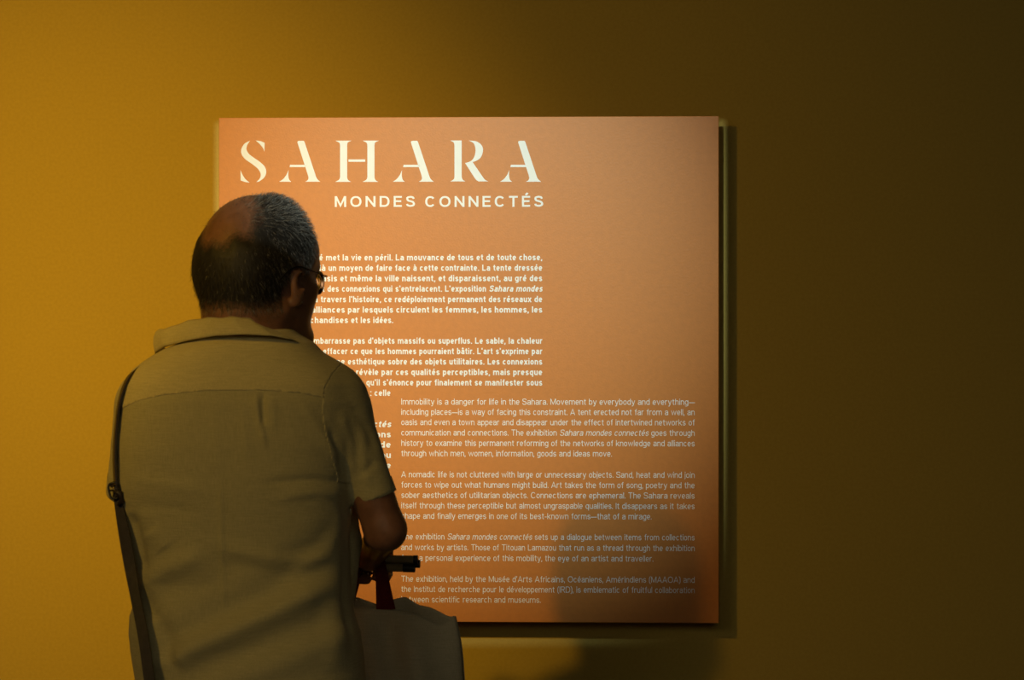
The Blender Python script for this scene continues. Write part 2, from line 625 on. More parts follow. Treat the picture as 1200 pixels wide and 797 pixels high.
def word_geo(word, h, size, xs, space):
    ital = word.startswith('*')
    word = word.lstrip('*')
    V, Fc, ox = [], [], 0.0
    for i, ch in enumerate(word):
        w, S = glyph(ch, h)
        for k, s in enumerate(S):
            stroke_mesh(s, h if ch not in ".:'" else h * 1.1, V, Fc, ox, size, xs, .2 if ital else 0, .00003 * k)
        ox += w + space
    return V, Fc, (ox - space) * size * xs


def text_line(name, words, x_anchor, x_right, base, cap, h, hidden=(), space=0.135, label=None, split=False):
    """words set between two measured x; hidden words continue to the left of the anchor"""
    size = cap * (PX1 - PX0) / 586.0
    Lx, Rx = W(x_anchor, base, TY).x, W(x_right, base, TY).x
    bl = W(x_anchor, base, TY).z
    total = sum(word_geo(w, h, size, 1, space)[2] for w in words)
    n = len(words) - 1
    gap0 = .50 * size
    xs = (Rx - Lx - gap0 * n) / total
    xs = max(.80, min(1.06, xs)) if n else (Rx - Lx) / total
    gap = (Rx - Lx - total * xs) / max(n, 1)
    x = Lx
    V, Fc = [], []

    def put(wd, x):
        v, f, w = word_geo(wd, h, size, xs, space)
        k = len(V)
        V.extend([(x + p[0], TY - p[2], bl + p[1]) for p in v])
        Fc.extend([tuple(k + i for i in q) for q in f])
        return w
    for wd in words:
        x += put(wd, x) + gap
    if hidden:                                   # reaches back to the column's left margin
        x0 = W(HIDDEN_LEFT, base, TY).x
        tot = sum(word_geo(w, h, size, 1, space)[2] for w in hidden)
        gap = min(gap, gap0 * 1.1) if n else gap0
        xs = max(.74, min(1.06, (Lx - x0 - gap * len(hidden)) / tot))
        x = Lx
        for wd in reversed(hidden):
            x -= word_geo(wd, h, size, xs, space)[2] + gap
            put(wd, x)
    return obj(name, V, Fc, M['print'], panel)


HIDDEN_LEFT = 312.0
# the subtitle: each word a part
text_line('subtitle_word', ['MONDES'], 392.3, 486.3, 242.6, 12.7, .084, space=.33)
text_line('subtitle_word', ['CONNECTÉS'], 498.3, 636.5, 242.6, 12.7, .084, space=.33)
BCAP, BOLD = 7.3, 0.094
fr = [
    (305.4, 'met la vie en péril. La mouvance de tous et de toute chose,', 382, 635.4, "L'immobilité"),
    (317.6, 'un moyen de faire face à cette contrainte. La tente dressée', 385, 635.4, 'des lieux, là'),
    (329.8, 'et même la ville naissent, et disparaissent, au gré des', 398.7, 635.4, "d'un puits, oasis"),
    (342.0, "et des connexions qui s'entrelacent. L'exposition *Sahara *mondes", 372.8, 635.4, 'échanges'),
    (354.3, "à travers l'histoire, ce redéploiement permanent des réseaux de", 368.3, 635.4, '*connectés'),
    (366.5, 'par lesquels circulent les femmes, les hommes, les', 407.7, 635.4, "savoirs, d'alliances"),
    (378.7, 'et les idées.', 411.5, 460.8, 'les marchandises'),
    (402.9, "s'embarrasse pas d'objets massifs ou superflus. Le sable, la chaleur", 356, 635.4, 'On ne'),
    (415.1, "effacer ce que les hommes pourraient bâtir. L'art s'exprime par", 378.7, 635.4, 'vent peut à'),
    (427.3, 'esthétique sobre des objets utilitaires. Les connexions', 407.7, 635.4, 'le chant, par une'),
    (439.6, 'révèle par ces qualités perceptibles, mais presque', 417.3, 635.4, 'éphémères, on se'),
    (451.8, "qu'il s'énonce pour finalement se manifester sous", 429.3, 635.4, 'disparaît dès lors'),
    (464.0, ': celle', 433.9, 457.6, 'une forme connue'),
    (500.6, '*connectés', 407, 458.0, "*Sahara *mondes"),
    (512.5, 'collections', 402, 458.0, "un dialogue entre"),
    (524.6, 'de', 445.5, 458.0, "et artistes. Celles"),
    (536.8, 'continu', 419, 458.0, 'qui forme un fil'),
    (548.8, 'parcours de', 398, 458.0, 'au long du'),
]
fr[-1] = (548.8, 'artiste', 423, 458.0, "et du regard d'un")
for b, s, x0, x1, hid in fr:
    text_line('text_line', s.split(), x0, x1, b, BCAP, BOLD, hid.split())
en = [
    (474.2, 'Immobility is a danger for life in the Sahara. Movement by everybody and everything—'),
    (486.2, 'including places—is a way of facing this constraint. A tent erected not far from a well, an'),
    (498.2, 'oasis and even a town appear and disappear under the effect of intertwined networks of'),
    (510.4, 'communication and connections. The exhibition *Sahara *mondes *connectés goes through'),
    (522.6, 'history to examine this permanent reforming of the networks of knowledge and alliances'),
    (534.7, 'through which men, women, information, goods and ideas move.', 717.0),
    (559.4, 'A nomadic life is not cluttered with large or unnecessary objects. Sand, heat and wind join'),
    (571.5, 'forces to wipe out what humans might build. Art takes the form of song, poetry and the'),
    (583.6, 'sober aesthetics of utilitarian objects. Connections are ephemeral. The Sahara reveals'),
    (595.8, 'itself through these perceptible but almost ungraspable qualities. It disappears as it takes'),
    (608.0, 'shape and finally emerges in one of its best-known forms—that of a mirage.', 763.5),
    (632.3, 'The exhibition *Sahara *mondes *connectés sets up a dialogue between items from collections'),
    (644.8, 'and works by artists. Those of Titouan Lamazou that run as a thread through the exhibition'),
    (657.2, 'form a personal experience of this mobility, the eye of an artist and traveller.', 765.5),
    (681.8, "The exhibition, held by the Musée d'Arts Africains, Océaniens, Amérindiens (MAAOA) and"),
    (693.8, 'the Institut de recherche pour le développement (IRD), is emblematic of fruitful collaboration'),
    (705.9, 'between scientific research and museums.', 633.5),
]
for row in en:
    x1 = row[2] if len(row) > 2 else 814.0
    text_line('text_line', row[1].split(), 470.3, x1, row[0], 7.1, 0.052)


# ------------------------------------------------------------------ distance fields -> mesh
class Vol:
    def __init__(self, lo, hi, h):
        self.h = h
        self.lo = np.array(lo, float)
        self.n = np.ceil((np.array(hi) - self.lo) / h).astype(int) + 1
        self.f = np.full(tuple(self.n), 0.06, np.float32)

    def sub(self, lo, hi):
        a = np.clip(np.floor((np.array(lo) - self.lo) / self.h).astype(int), 0, self.n - 1)
        b = np.clip(np.ceil((np.array(hi) - self.lo) / self.h).astype(int) + 1, 1, self.n)
        sl = tuple(slice(i, j) for i, j in zip(a, b))
        ax = [self.lo[i] + self.h * np.arange(a[i], b[i]) for i in range(3)]
        return sl, np.meshgrid(*ax, indexing='ij', sparse=False)

    def merge(self, sl, d, k):
        a = self.f[sl]
        d = d.astype(np.float32)
        if k > 0:
            hh = np.maximum(k - np.abs(a - d), 0) / k
            self.f[sl] = np.minimum(a, d) - hh * hh * k * 0.25
        else:
            self.f[sl] = np.minimum(a, d)

    def cut(self, sl, d, k=0.0):
        a = self.f[sl]
        d = -d.astype(np.float32)
        if k > 0:
            hh = np.maximum(k - np.abs(a - d), 0) / k
            self.f[sl] = np.maximum(a, d) + hh * hh * k * 0.25
        else:
            self.f[sl] = np.maximum(a, d)

    def capsule(self, p, q, r0, r1, k=0.01, cut=False, sq=None):
        p, q = np.array(p, float), np.array(q, float)
        m = max(r0, r1) + k + 0.02
        sl, (X, Y, Z) = self.sub(np.minimum(p, q) - m, np.maximum(p, q) + m)
        ba = q - p
        t = np.clip(((X - p[0]) * ba[0] + (Y - p[1]) * ba[1] + (Z - p[2]) * ba[2]) / max(ba @ ba, 1e-9), 0, 1)
        d = np.sqrt((X - p[0] - t * ba[0]) ** 2 + (Y - p[1] - t * ba[1]) ** 2 + (Z - p[2] - t * ba[2]) ** 2) - (
            r0 + (r1 - r0) * t)
        (self.cut if cut else self.merge)(sl, d, k)

    def ell(self, c, r, k=0.01, R=None, cut=False):
        """ellipsoid; R maps world offsets to local axes"""
        c = np.array(c, float)
        m = max(r) + k + 0.01
        sl, (X, Y, Z) = self.sub(c - m, c + m)
        P = np.stack([X - c[0], Y - c[1], Z - c[2]])
        if R is not None:
            P = np.einsum('ij,jabc->iabc', R, P)
        r = np.array(r).reshape(3, 1, 1, 1)
        k0 = np.sqrt(((P / r) ** 2).sum(0)) + 1e-9
        k1 = np.sqrt(((P / r ** 2) ** 2).sum(0)) + 1e-9
        (self.cut if cut else self.merge)(sl, k0 * (k0 - 1) / k1, k)

    def loft(self, zs, xl, xr, yc, yd, k=0.02, p=2.4, lo=None, hi=None):
        z0, z1 = min(zs), max(zs)
        sl, (X, Y, Z) = self.sub((min(xl) - .05, min(yc) - max(yd) - .05, z0 - .05),
                                 (max(xr) + .05, max(yc) + max(yd) + .05, z1 + .05))
        o = np.argsort(zs)
        z_ = np.array(zs)[o]
        zz = Z[0, 0, :]

        def ip(a):
            return np.interp(zz, z_, np.array(a)[o])[None, None, :]
        L, Rr, cy, dy = ip(xl), ip(xr), ip(yc), ip(yd)
        cx, ax = (L + Rr) / 2, (Rr - L) / 2
        u = np.abs((X - cx) / ax) ** p + np.abs((Y - cy) / dy) ** p
        rr = u ** (1 / p)
        d = (rr - 1) * np.minimum(ax, dy) * (0.5 + 0.5 * np.clip(rr, 0, 1.2))
        d = np.maximum(d, np.maximum(zz[None, None, :] - z1, z0 - zz[None, None, :]))
        self.merge(sl, np.clip(d, -0.1, 0.1), k)

    def mesh(self):
        f = self.f
        s = f < 0
        c = (s[:-1, :-1, :-1].astype(np.int8) + s[1:, :-1, :-1] + s[:-1, 1:, :-1] + s[1:, 1:, :-1] +
             s[:-1, :-1, 1:] + s[1:, :-1, 1:] + s[:-1, 1:, 1:] + s[1:, 1:, 1:])
        act = np.argwhere((c > 0) & (c < 8))
        idx = np.full(c.shape, -1, np.int32)
        idx[act[:, 0], act[:, 1], act[:, 2]] = np.arange(len(act))
        corners = [(0, 0, 0), (1, 0, 0), (0, 1, 0), (1, 1, 0), (0, 0, 1), (1, 0, 1), (0, 1, 1), (1, 1, 1)]
        vals = np.stack([f[act[:, 0] + a, act[:, 1] + b, act[:, 2] + e] for a, b, e in corners], 1)
        pos = np.zeros((len(act), 3))
        cnt = np.zeros(len(act))
        for i in range(8):
            for j in range(i + 1, 8):
                ci, cj = np.array(corners[i]), np.array(corners[j])
                if abs(ci - cj).sum() != 1:
                    continue
                a, b = vals[:, i], vals[:, j]
                m = (a < 0) != (b < 0)
                t = np.where(m, a / np.where(m, a - b, 1), 0)
                pos += np.where(m[:, None], ci + t[:, None] * (cj - ci), 0)
                cnt += m
        V = self.lo + (act + pos / cnt[:, None]) * self.h
        quads = []
        for ax in range(3):
            sl0 = [slice(None)] * 3
            sl1 = [slice(None)] * 3
            sl0[ax] = slice(None, -1)
            sl1[ax] = slice(1, None)
            A, B = s[tuple(sl0)], s[tuple(sl1)]
            e = np.argwhere(A != B)
            o1, o2 = [i for i in range(3) if i != ax]
            e = e[(e[:, o1] > 0) & (e[:, o2] > 0) & (e[:, o1] < f.shape[o1] - 1) & (e[:, o2] < f.shape[o2] - 1)]
            fl = A[e[:, 0], e[:, 1], e[:, 2]]
            q = []
            for d1, d2 in ((1, 1), (0, 1), (0, 0), (1, 0)):
                g_ = e.copy()
                g_[:, o1] -= d1
                g_[:, o2] -= d2
                q.append(idx[g_[:, 0], g_[:, 1], g_[:, 2]])
            q = np.stack(q, 1)
            if ax == 1:
                fl = ~fl
            q[~fl] = q[~fl][:, ::-1]
            quads.append(q)
        Q = np.concatenate(quads)
        return V, Q[(Q >= 0).all(1)]


def smooth_mesh(V, Q, it=2, lam=0.5, mask=None):
    e = np.concatenate([Q[:, [0, 1]], Q[:, [1, 2]], Q[:, [2, 3]], Q[:, [3, 0]]])
    a = np.concatenate([e[:, 0], e[:, 1]])
    b = np.concatenate([e[:, 1], e[:, 0]])
    cnt = np.bincount(a, minlength=len(V)).astype(float)[:, None]
    cnt[cnt == 0] = 1
    for i in range(it):
        for l in (lam, -lam * 0.9):
            acc = np.stack([np.bincount(a, weights=V[b, j], minlength=len(V)) for j in range(3)], 1)
            d = (acc / cnt - V) * l
            V = V + (d if mask is None else d * mask[:, None])
    return V


def vnormals(V, Q):
    n = np.cross(V[Q[:, 2]] - V[Q[:, 0]], V[Q[:, 3]] - V[Q[:, 1]])
    N = np.zeros_like(V)
    for j in range(4):
        for k in range(3):
            N[:, k] += np.bincount(Q[:, j], weights=n[:, k], minlength=len(V))
    return N / (np.linalg.norm(N, axis=1, keepdims=True) + 1e-12)


def np_obj(name, V, Q, m, parent, smooth=True):
    used = np.unique(Q)
    remap = np.full(len(V), -1)
    remap[used] = np.arange(len(used))
    me = bpy.data.meshes.new(name)
    Vu = V[used]
    Qu = remap[Q]
    me.vertices.add(len(Vu))
    me.vertices.foreach_set('co', Vu.astype(np.float32).ravel())
    me.loops.add(Qu.size)
    me.loops.foreach_set('vertex_index', Qu.astype(np.int32).ravel())
    me.polygons.add(len(Qu))
    me.polygons.foreach_set('loop_start', np.arange(0, Qu.size, 4, dtype=np.int32))
    me.polygons.foreach_set('loop_total', np.full(len(Qu), 4, np.int32))
    me.update(calc_edges=True)
    me.validate()
    if smooth:
        me.polygons.foreach_set('use_smooth', [True] * len(me.polygons))
    me.materials.append(m)
    return link(name, me, parent)


# ------------------------------------------------------------------ the visitor
MY = -1.27                                   # depth plane of the visitor's trunk


def B(px, py, dy=0.0):
    return np.array(W(px, py, MY + dy))


foot_c = B(285, 600)
person = thing('person', 'grey-haired balding man in khaki linen shirt reading the orange panel, seen from behind',
               'person', (foot_c[0], MY, 0.0))

# head frame: x right ear, y face, z up, in metres
HC = B(301, 320, 0.015)
HS = 0.0104                                  # one local centimetre
hy, hp = math.radians(-38), math.radians(-4)
Rz = np.array([[math.cos(hy), -math.sin(hy), 0], [math.sin(hy), math.cos(hy), 0], [0, 0, 1]])
Rx = np.array([[1, 0, 0], [0, math.cos(hp), -math.sin(hp)], [0, math.sin(hp), math.cos(hp)]])
RH = Rz @ Rx                                 # local -> world
RI = RH.T


def HP(x, y, z):
    return HC + RH @ (np.array([x, y, z]) * HS)


body = Vol((HC[0] - .50, MY - .30, -0.0), (HC[0] + .50, MY + .48, 1.80), 0.004)


def he(c, r, k=1.0, R=None, cut=False):
    RR = RI if R is None else R.T @ RI
    body.ell(HP(*c), np.array(r) * HS, k * HS, RR, cut)


he((0, -0.1, 3.2), (8.0, 10.0, 9.2), 0.5)         # cranium
he((0, -5.5, -0.5), (6.6, 4.6, 6.0), 3)           # occiput
he((0, 4.0, -3.8), (6.9, 6.4, 7.4), 2.5)          # face
he((0, 5.6, 3.6), (6.6, 4.4, 4.6), 2)             # forehead
he((0, 8.0, -9.8), (2.9, 2.7, 2.2), 2.5)          # chin
for s in (-1, 1):
    body.capsule(HP(s * 6.0, -0.2, -6.0), HP(s * 2.8, 8.3, -9.8), 1.7 * HS, 1.6 * HS, 2.2 * HS)   # jaw line
    he((s * 4.2, 6.6, -2.2), (2.0, 2.0, 1.8), 1.6)                           # cheekbone
    he((s * 2.9, 8.2, 1.6), (2.6, 1.3, 1.0), 1.3)                            # brow
    he((s * 3.1, 9.9, -0.3), (1.7, 1.2, 1.1), 0.7, cut=True)                 # eye socket
    he((s * 3.1, 8.6, -0.3), (1.25, 1.2, 1.15), 0.3)                         # eye
    he((s * 3.1, 9.1, 0.5), (1.6, 0.8, 0.45), 0.4)                           # lid
    a = math.radians(24)
    RE = np.array([[math.cos(s * a), math.sin(s * a), 0], [-math.sin(s * a), math.cos(s * a), 0], [0, 0, 1]])
    he((s * 8.3, 1.1, -1.6), (0.50, 1.5, 2.3), 0.5, RE)                    # ear, upper
    he((s * 7.9, 1.3, -4.0), (0.55, 1.0, 1.5), 0.6, RE)                     # lobe
    he((s * 8.9, 1.5, -1.4), (0.75, 1.0, 1.5), 0.3, RE, cut=True)            # hollow of the ear
body.capsule(HP(0, 9.2, 0.6), HP(0, 11.3, -3.5), 0.75 * HS, 1.0 * HS, 0.9 * HS)   # nose
for s in (-1, 1):
    he((s * 1.1, 10.3, -3.9), (0.8, 0.9, 0.7), 0.5)
he((0, 9.2, -6.1), (2.4, 1.0, 0.45), 0.35)
he((0, 9.1, -7.1), (2.1, 1.0, 0.55), 0.35)
body.capsule(HP(-2.6, 10.2, -6.6), HP(2.6, 10.2, -6.6), 0.12 * HS, 0.12 * HS, 0.3 * HS, cut=True)
he((0, -1.9, -9.0), (5.4, 5.6, 6.6), 3.0)         # neck, upper
nb = B(288, 412, 0.0)
body.capsule(HP(-0.2, -2.4, -6.5), nb, 0.068, 0.074, 0.02)

# trunk under the shirt
rows = [  # y px, left px, right px, depth centre, half depth
    (386, 246, 344, 0.012, 0.076), (394, 232, 352, 0.010, 0.086), (402, 212, 366, 0.008, 0.094), (412, 190, 376, 0.006, 0.100),
    (422, 174, 388, 0.004, 0.105), (434, 158, 402, 0.002, 0.110), (450, 147, 414, 0.0, 0.116),
    (470, 142, 418, 0.0, 0.122), 
(520, 138, 417, 0.004, 0.128), (570, 137, 412, 0.010, 0.130),
    (600, 141, 410, 0.014, 0.128), (640, 150, 408, 0.018, 0.125), (680, 159, 409, 0.02, 0.125),
    (702, 158, 410, 0.02, 0.127), (722, 151, 414, 0.02, 0.130), (742, 150, 420, 0.02, 0.133),
    (765, 153, 424, 0.02, 0.134), (797, 158, 427, 0.02, 0.134), (850, 156, 430, 0.02, 0.136)]
zs = [B(300, r[0])[2] for r in rows]
xl = [B(r[1], r[0])[0] for r in rows]
xr = [B(r[2], r[0])[0] for r in rows]
yc = [MY + r[3] for r in rows]
yd = [r[4] for r in rows]
ins = 0.020
body.loft(zs, [a + ins for a in xl], [a - ins for a in xr], yc, [d - ins for d in yd], 0.03)

# arms
shR, elR, wrR = B(396, 470, 0.0), B(451.5, 621, 0.01), B(441, 640, 0.225)
shL, elL, wrL = B(168, 472, 0.02), B(172, 592, 0.15), B(262, 645, 0.27)
body.capsule(shR, elR, 0.044, 0.0335, 0.02)
body.capsule(elR, wrR, 0.034, 0.025, 0.012)
body.capsule(shL, elL, 0.044, 0.032, 0.02)
body.capsule(elL, wrL, 0.034, 0.024, 0.012)
# the rolls of paper both hands hold
TR = 0.0068
tA, tB = np.array(W(489, 660.5, MY + .285)), np.array(W(205, 655, MY + .300))


def hand(wrist, grip, s):
    """fist closed around the rolls; s = +1 right hand, -1 left hand; the rolls run along x"""
    k = 0.006
    body.capsule(wrist, grip + np.array([0, -.035, .012]), 0.024, 0.024, 0.01)
    for i, off in enumerate((-.030, -.010, .010, .029)):
        fx = off
        ln = (0.9, 1.0, 0.97, 0.80)[i if s < 0 else i]
        body.capsule(wrist + np.array([fx * 0.4, .01, 0]), grip + np.array([fx, -.012, .026]), .016, .0105, .008)
        p = [grip + np.array([fx, -.010, .027]), grip + np.array([fx, .018 * ln, .024]),
             grip + np.array([fx, .031 * ln, .002]), grip + np.array([fx, .020 * ln, -.021]),
             grip + np.array([fx, .000, -.026])]
        for j, (r0, r1) in enumerate(((.0105, .0098), (.0098, .0090), (.0090, .0082), (.0082, .0074))):
            body.capsule(p[j], p[j + 1], r0, r1, 0.003)
    tx = -s * .036
    q = [wrist + np.array([tx * .6, .02, -.004]), grip + np.array([tx * 1.05, -.024, -.008]),
         grip + np.array([tx * .80, -.012, -.026]), grip + np.array([tx * .2, .002, -.030])]
    for j, (r0, r1) in enumerate(((.0150, .0120), (.0115, .0105), (.0105, .0088))):
        body.capsule(q[j], q[j + 1], r0, r1, 0.004)


uT = (tB - tA) / np.linalg.norm(tB - tA)
gR = tA + uT * ((tA[0] - W(434, 660, MY + .285).x) / -uT[0])
gL = tA + uT * ((tA[0] - W(262, 655, MY + .298).x) / -uT[0])
hand(wrR, gR, 1)
hand(wrL, gL, -1)
# legs, feet
hipc = B(288, 860, 0.02)
for s in (-1, 1):
    hip = np.array([hipc[0] + s * .085, hipc[1], 0.90])
    kn = np.array([hipc[0] + s * .095, hipc[1] + .01, 0.50])
    an = np.array([hipc[0] + s * .100, hipc[1] - .01, 0.09])
    body.capsule(hip, kn, 0.080, 0.052, 0.03)
    body.capsule(kn, an, 0.050, 0.034, 0.02)
    body.capsule(an + (0, 0, -.035), an + np.array([s * .02, .15, -.06]), 0.032, 0.022, 0.02)
V, Q = body.mesh()
V = smooth_mesh(V, Q, 3, 0.5)
VB, QB = V, Q
body_o = np_obj('body', V, Q, M['skin'], person)


# ---- fold noise
def snoise(x, y, z, seed, n=5, f0=8.0):
    rs = np.random.RandomState(seed)
    out = 0
    for i in range(n):
        f = f0 * (1.6 ** i)
        w = rs.normal(size=3)
        w /= np.linalg.norm(w)
        out = out + np.sin((x * w[0] + y * w[1] + z * w[2]) * f * 2 + rs.uniform(0, 6.28) +
                           1.3 * np.sin((x * w[1] - z * w[0]) * f + i)) / (1.5 ** i)
    return out / 2


def to_px(V):
    d = V - np.array(CAM)
    dep = d @ np.array(FWD)
    return 600 + F * (d @ np.array(RGT)) / dep, 398.5 - F * d[:, 2] / dep


def seg_ridge(X, Y, pts, w, amp):
    best = np.full(len(X), 1e9)
    tt = np.zeros(len(X))
    n = len(pts) - 1
    for i in range(n):
        (x0, y0), (x1, y1) = pts[i], pts[i + 1]
        dx, dy = x1 - x0, y1 - y0
        t = np.clip(((X - x0) * dx + (Y - y0) * dy) / (dx * dx + dy * dy), 0, 1)
        d = np.hypot(X - x0 - t * dx, Y - y0 - t * dy)
        m = d < best
        best = np.where(m, d, best)
        tt = np.where(m, (i + t) / n, tt)
    return amp * np.exp(-(best / w) ** 2) * np.minimum(1, np.minimum(tt, 1 - tt) * 5 + 0.15)


# ---- shirt
sh = Vol((min(xl) - .10, MY - .20, B(0, 865)[2]), (B(475, 500)[0] + .03, MY + .26, B(300, 380)[2] + .01), 0.003)
sh.loft(zs, xl, xr, yc, yd, 0.03, p=2.5)
sh.capsule(B(384, 462, 0), B(396, 486, 0), 0.046, 0.047, 0.03)
sh.capsule(B(394, 470, 0), B(443.5, 592, 0.005), 0.0500, 0.0325, 0.016)
sh.capsule(B(170, 474, 0.01), B(155, 566, 0.085), 0.046, 0.0400, 0.016)
# loose front of the shirt, seen past the waist on the right
sh.capsule(B(392, 560, 0.085), B(398, 636, 0.105), 0.032, 0.037, 0.006)
sh.capsule(B(398, 636, 0.105), B(389, 748, 0.10), 0.037, 0.032, 0.006)



def hem_cut(vol, p, q, back):
    """trim the sleeve square to its axis and hollow it out"""
    p, q = np.array(p), np.array(q)
    ax = (q - p) / np.linalg.norm(q - p)
    sl, (X, Y, Z) = vol.sub(q - .075, q + .075)
    t = (X - q[0]) * ax[0] + (Y - q[1]) * ax[1] + (Z - q[2]) * ax[2]
    rr = np.sqrt(np.maximum((X - q[0]) ** 2 + (Y - q[1]) ** 2 + (Z - q[2]) ** 2 - t * t, 0))
    region = np.maximum(-(t - back), rr - .050)
    vol.cut(sl, region)


hem_cut(sh, B(394, 470, 0), B(444, 590, 0.005), -0.011)
hem_cut(sh, B(170, 474, .01), B(155, 566, .085), 0.018)
V, Q = sh.mesh()
V = smooth_mesh(V, Q, 3, 0.5)
N = vnormals(V, Q)
px, py = to_px(V)
back = np.clip(-N[:, 1] * 1.6, 0, 1)
folds = [
    ([(298, 462), (303, 490), (311, 525)], 4.0, 2.4), ([(308, 460), (309, 500)], 3.2, -3.2),
    ([(318, 462), (322, 505)], 5, 1.2), ([(284, 470), (290, 540)], 6, 1.0),
    ([(200, 775), (219, 762), (323, 716), (400, 676)], 11, 8.0),
    ([(175, 765), (240, 728), (320, 690), (395, 640)], 13, -4.5),
    ([(200, 800), (300, 760), (410, 716)], 13, -4.0),
    ([(230, 812), (320, 780), (425, 735)], 12, 4.0),
    ([(163, 690), (195, 668), (240, 648)], 9, 4.5), ([(166, 702), (185, 735), (205, 775)], 9, -5.5),
    ([(152, 600), (162, 640), (166, 672)], 8, -6.0), ([(175, 620), (195, 645)], 10, 2.5),
    ([(180, 690), (230, 690), (280, 670)], 12, -3.0), ([(172, 720), (180, 790)], 8, 3.5),
    ([(250, 640), (330, 658), (400, 655)], 7, 2.6), ([(245, 655), (330, 675), (400, 668)], 9, -2.0),
    ([(258, 560), (260, 640), (263, 730)], 3.5, 1.3), ([(250, 470), (255, 560)], 9, 1.0),
    ([(404, 566), (370, 562), (310, 566)], 5, -1.8), ([(405, 580), (370, 577), (320, 585)], 6, 1.8),
    ([(408, 600), (388, 640), (340, 680)], 10, 3.2), ([(404, 610), (370, 640), (320, 660)], 9, -2.0),
    ([(398, 480), (410, 520), (414, 560)], 6, 2.0), ([(385, 500), (398, 530), (404, 570)], 5, -2.6),
    ([(425, 500), (425, 540), (433, 570)], 6, 1.6), ([(440, 540), (424, 556)], 5, -1.6),
    ([(410, 470), (428, 500), (440, 530)], 6, -1.5),
    ([(403, 575), (408, 640), (404, 700), (412, 760)], 5, -5.0), ([(395, 700), (390, 790)], 10, 3.0),
    ([(150, 560), (240, 575)], 8, 1.2), ([(155, 590), (230, 600)], 8, -1.2),
    ([(350, 470), (380, 510), (395, 545)], 7, 1.6),
]
disp = np.zeros(len(V))
for pts, w, a in folds:
    low = min(q[1] for q in pts) > 600
    disp += seg_ridge(px, py, pts, w * (1.4 if low else 1.0), a * (0.0017 if low else 0.0016))
disp = disp * back
disp += snoise(V[:, 0], V[:, 1], V[:, 2], 3, 5, 7.0) * 0.0016
disp += snoise(V[:, 0], V[:, 1] * .5, V[:, 2] * 1.6, 5, 4, 30.0) * 0.00035
V = V + N * disp[:, None]

# cut the surface into its sewn pieces: yoke, two sleeves, back and front
yoke_line_x = [120, 142, 160, 190, 240, 300, 350, 378, 400, 470]
yoke_line_y = [486, 480, 471, 463, 457.5, 457, 460.5, 466, 474, 480]
sR_y = [395, 425, 440, 455, 480, 505, 530, 560, 700]
sR_x = [420, 401, 388, 380, 377, 380, 386, 396, 398]
sL_y = [430, 455, 475, 500, 530, 560, 600, 700]
sL_x = [152, 146, 142, 140, 138, 136, 138, 100]
isR = (px > np.interp(py, sR_y, sR_x)) & (py < 600)
dR = px - np.interp(py, sR_y, sR_x)
fc_px, fc_py = px[Q].mean(1), py[Q].mean(1)
fy = V[Q][:, :, 1].mean(1)
q_sr = (fc_px > np.interp(fc_py, sR_y, sR_x)) & (fc_py < 604) & ~((fy > MY + .068) & (fc_py > 545))
q_sr &= ~((fc_px < 411) & (fc_py > 566))
q_sl = (fc_px < np.interp(fc_py, sL_y, sL_x)) & (fc_py > 455) & (fc_py < 604)
q_yk = (fc_py < np.interp(fc_px, yoke_line_x, yoke_line_y)) & (fy < MY + .03) & ~q_sr & ~q_sl
# snap the yoke's lower edge to the seam
dyl = py - np.interp(px, yoke_line_x, yoke_line_y)
near = (np.abs(dyl) < 1.3) & (V[:, 1] < MY)
V[near, 2] += dyl[near] * (0.0014 * 0.9)
N = vnormals(V, Q)


def edge_piece(name, sel, off):
    """a sewn piece: the panel of cloth lies 1 mm proud, its rim folds down to the cloth below"""
    q = Q[sel]
    cnt_all = np.bincount(Q.ravel(), minlength=len(V))
    cnt = np.bincount(q.ravel(), minlength=len(V))
    rim = (cnt > 0) & (cnt < cnt_all)
    Vn = V + N * off
    base = V - N * 0.0012
    # rim wall
    e = np.concatenate([q[:, [0, 1]], q[:, [1, 2]], q[:, [2, 3]], q[:, [3, 0]]])
    key = np.sort(e, 1)
    k2 = key[:, 0].astype(np.int64) * len(V) + key[:, 1]
    u, inv, c = np.unique(k2, return_inverse=True, return_counts=True)
    be = e[c[inv] == 1]
    Vall = np.concatenate([Vn, base])
    wall = np.stack([be[:, 1], be[:, 0], be[:, 0] + len(V), be[:, 1] + len(V)], 1)
    return np_obj(name, Vall, np.concatenate([q, wall]), M['shirt_lighter' if name == 'yoke' else 'shirt'], shirt)


shirt = np_obj('shirt', V, Q[~(q_sr | q_sl | q_yk)], M['shirt'], person)
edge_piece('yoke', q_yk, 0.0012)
edge_piece('sleeve', q_sr, 0.0010)
edge_piece('sleeve', q_sl, 0.0010)


# sleeve hem bands
def hem_band(p, q, t0, t1, r0, r1):
    p, q = np.array(p), np.array(q)
    ax = Vector((q - p) / np.linalg.norm(q - p))
    bm = bmesh.new()
    pts = [Vector(q) + ax * (t0 + (t1 - t0) * i / 6) for i in range(7)]
    s = ax.cross(Vector((0, 1, 0))).normalized()
    u = s.cross(ax).normalized()
    rings = []
    seq = [(pts[i], r0 + (r1 - r0) * i / 6) for i in range(7)] + [(pts[6], r1 - .0035), (pts[0], r0 - .0045)]
    for c, r in seq:
        ring = []
        for kk in range(48):
            a = 2 * math.pi * kk / 48
            rr = r * (1 + .03 * math.sin(2 * a + 1) + .018 * math.sin(5 * a))
            ring.append(bm.verts.new(c + s * math.cos(a) * rr + u * math.sin(a) * rr * 0.98))
        rings.append(ring)
    for a, b in zip(rings, rings[1:]):
        for kk in range(48):
            bm.faces.new((a[kk], a[(kk + 1) % 48], b[(kk + 1) % 48], b[kk]))
    bmesh.ops.recalc_face_normals(bm, faces=bm.faces)
    return obj_bm('sleeve_hem', bm, M['shirt'], shirt, True)


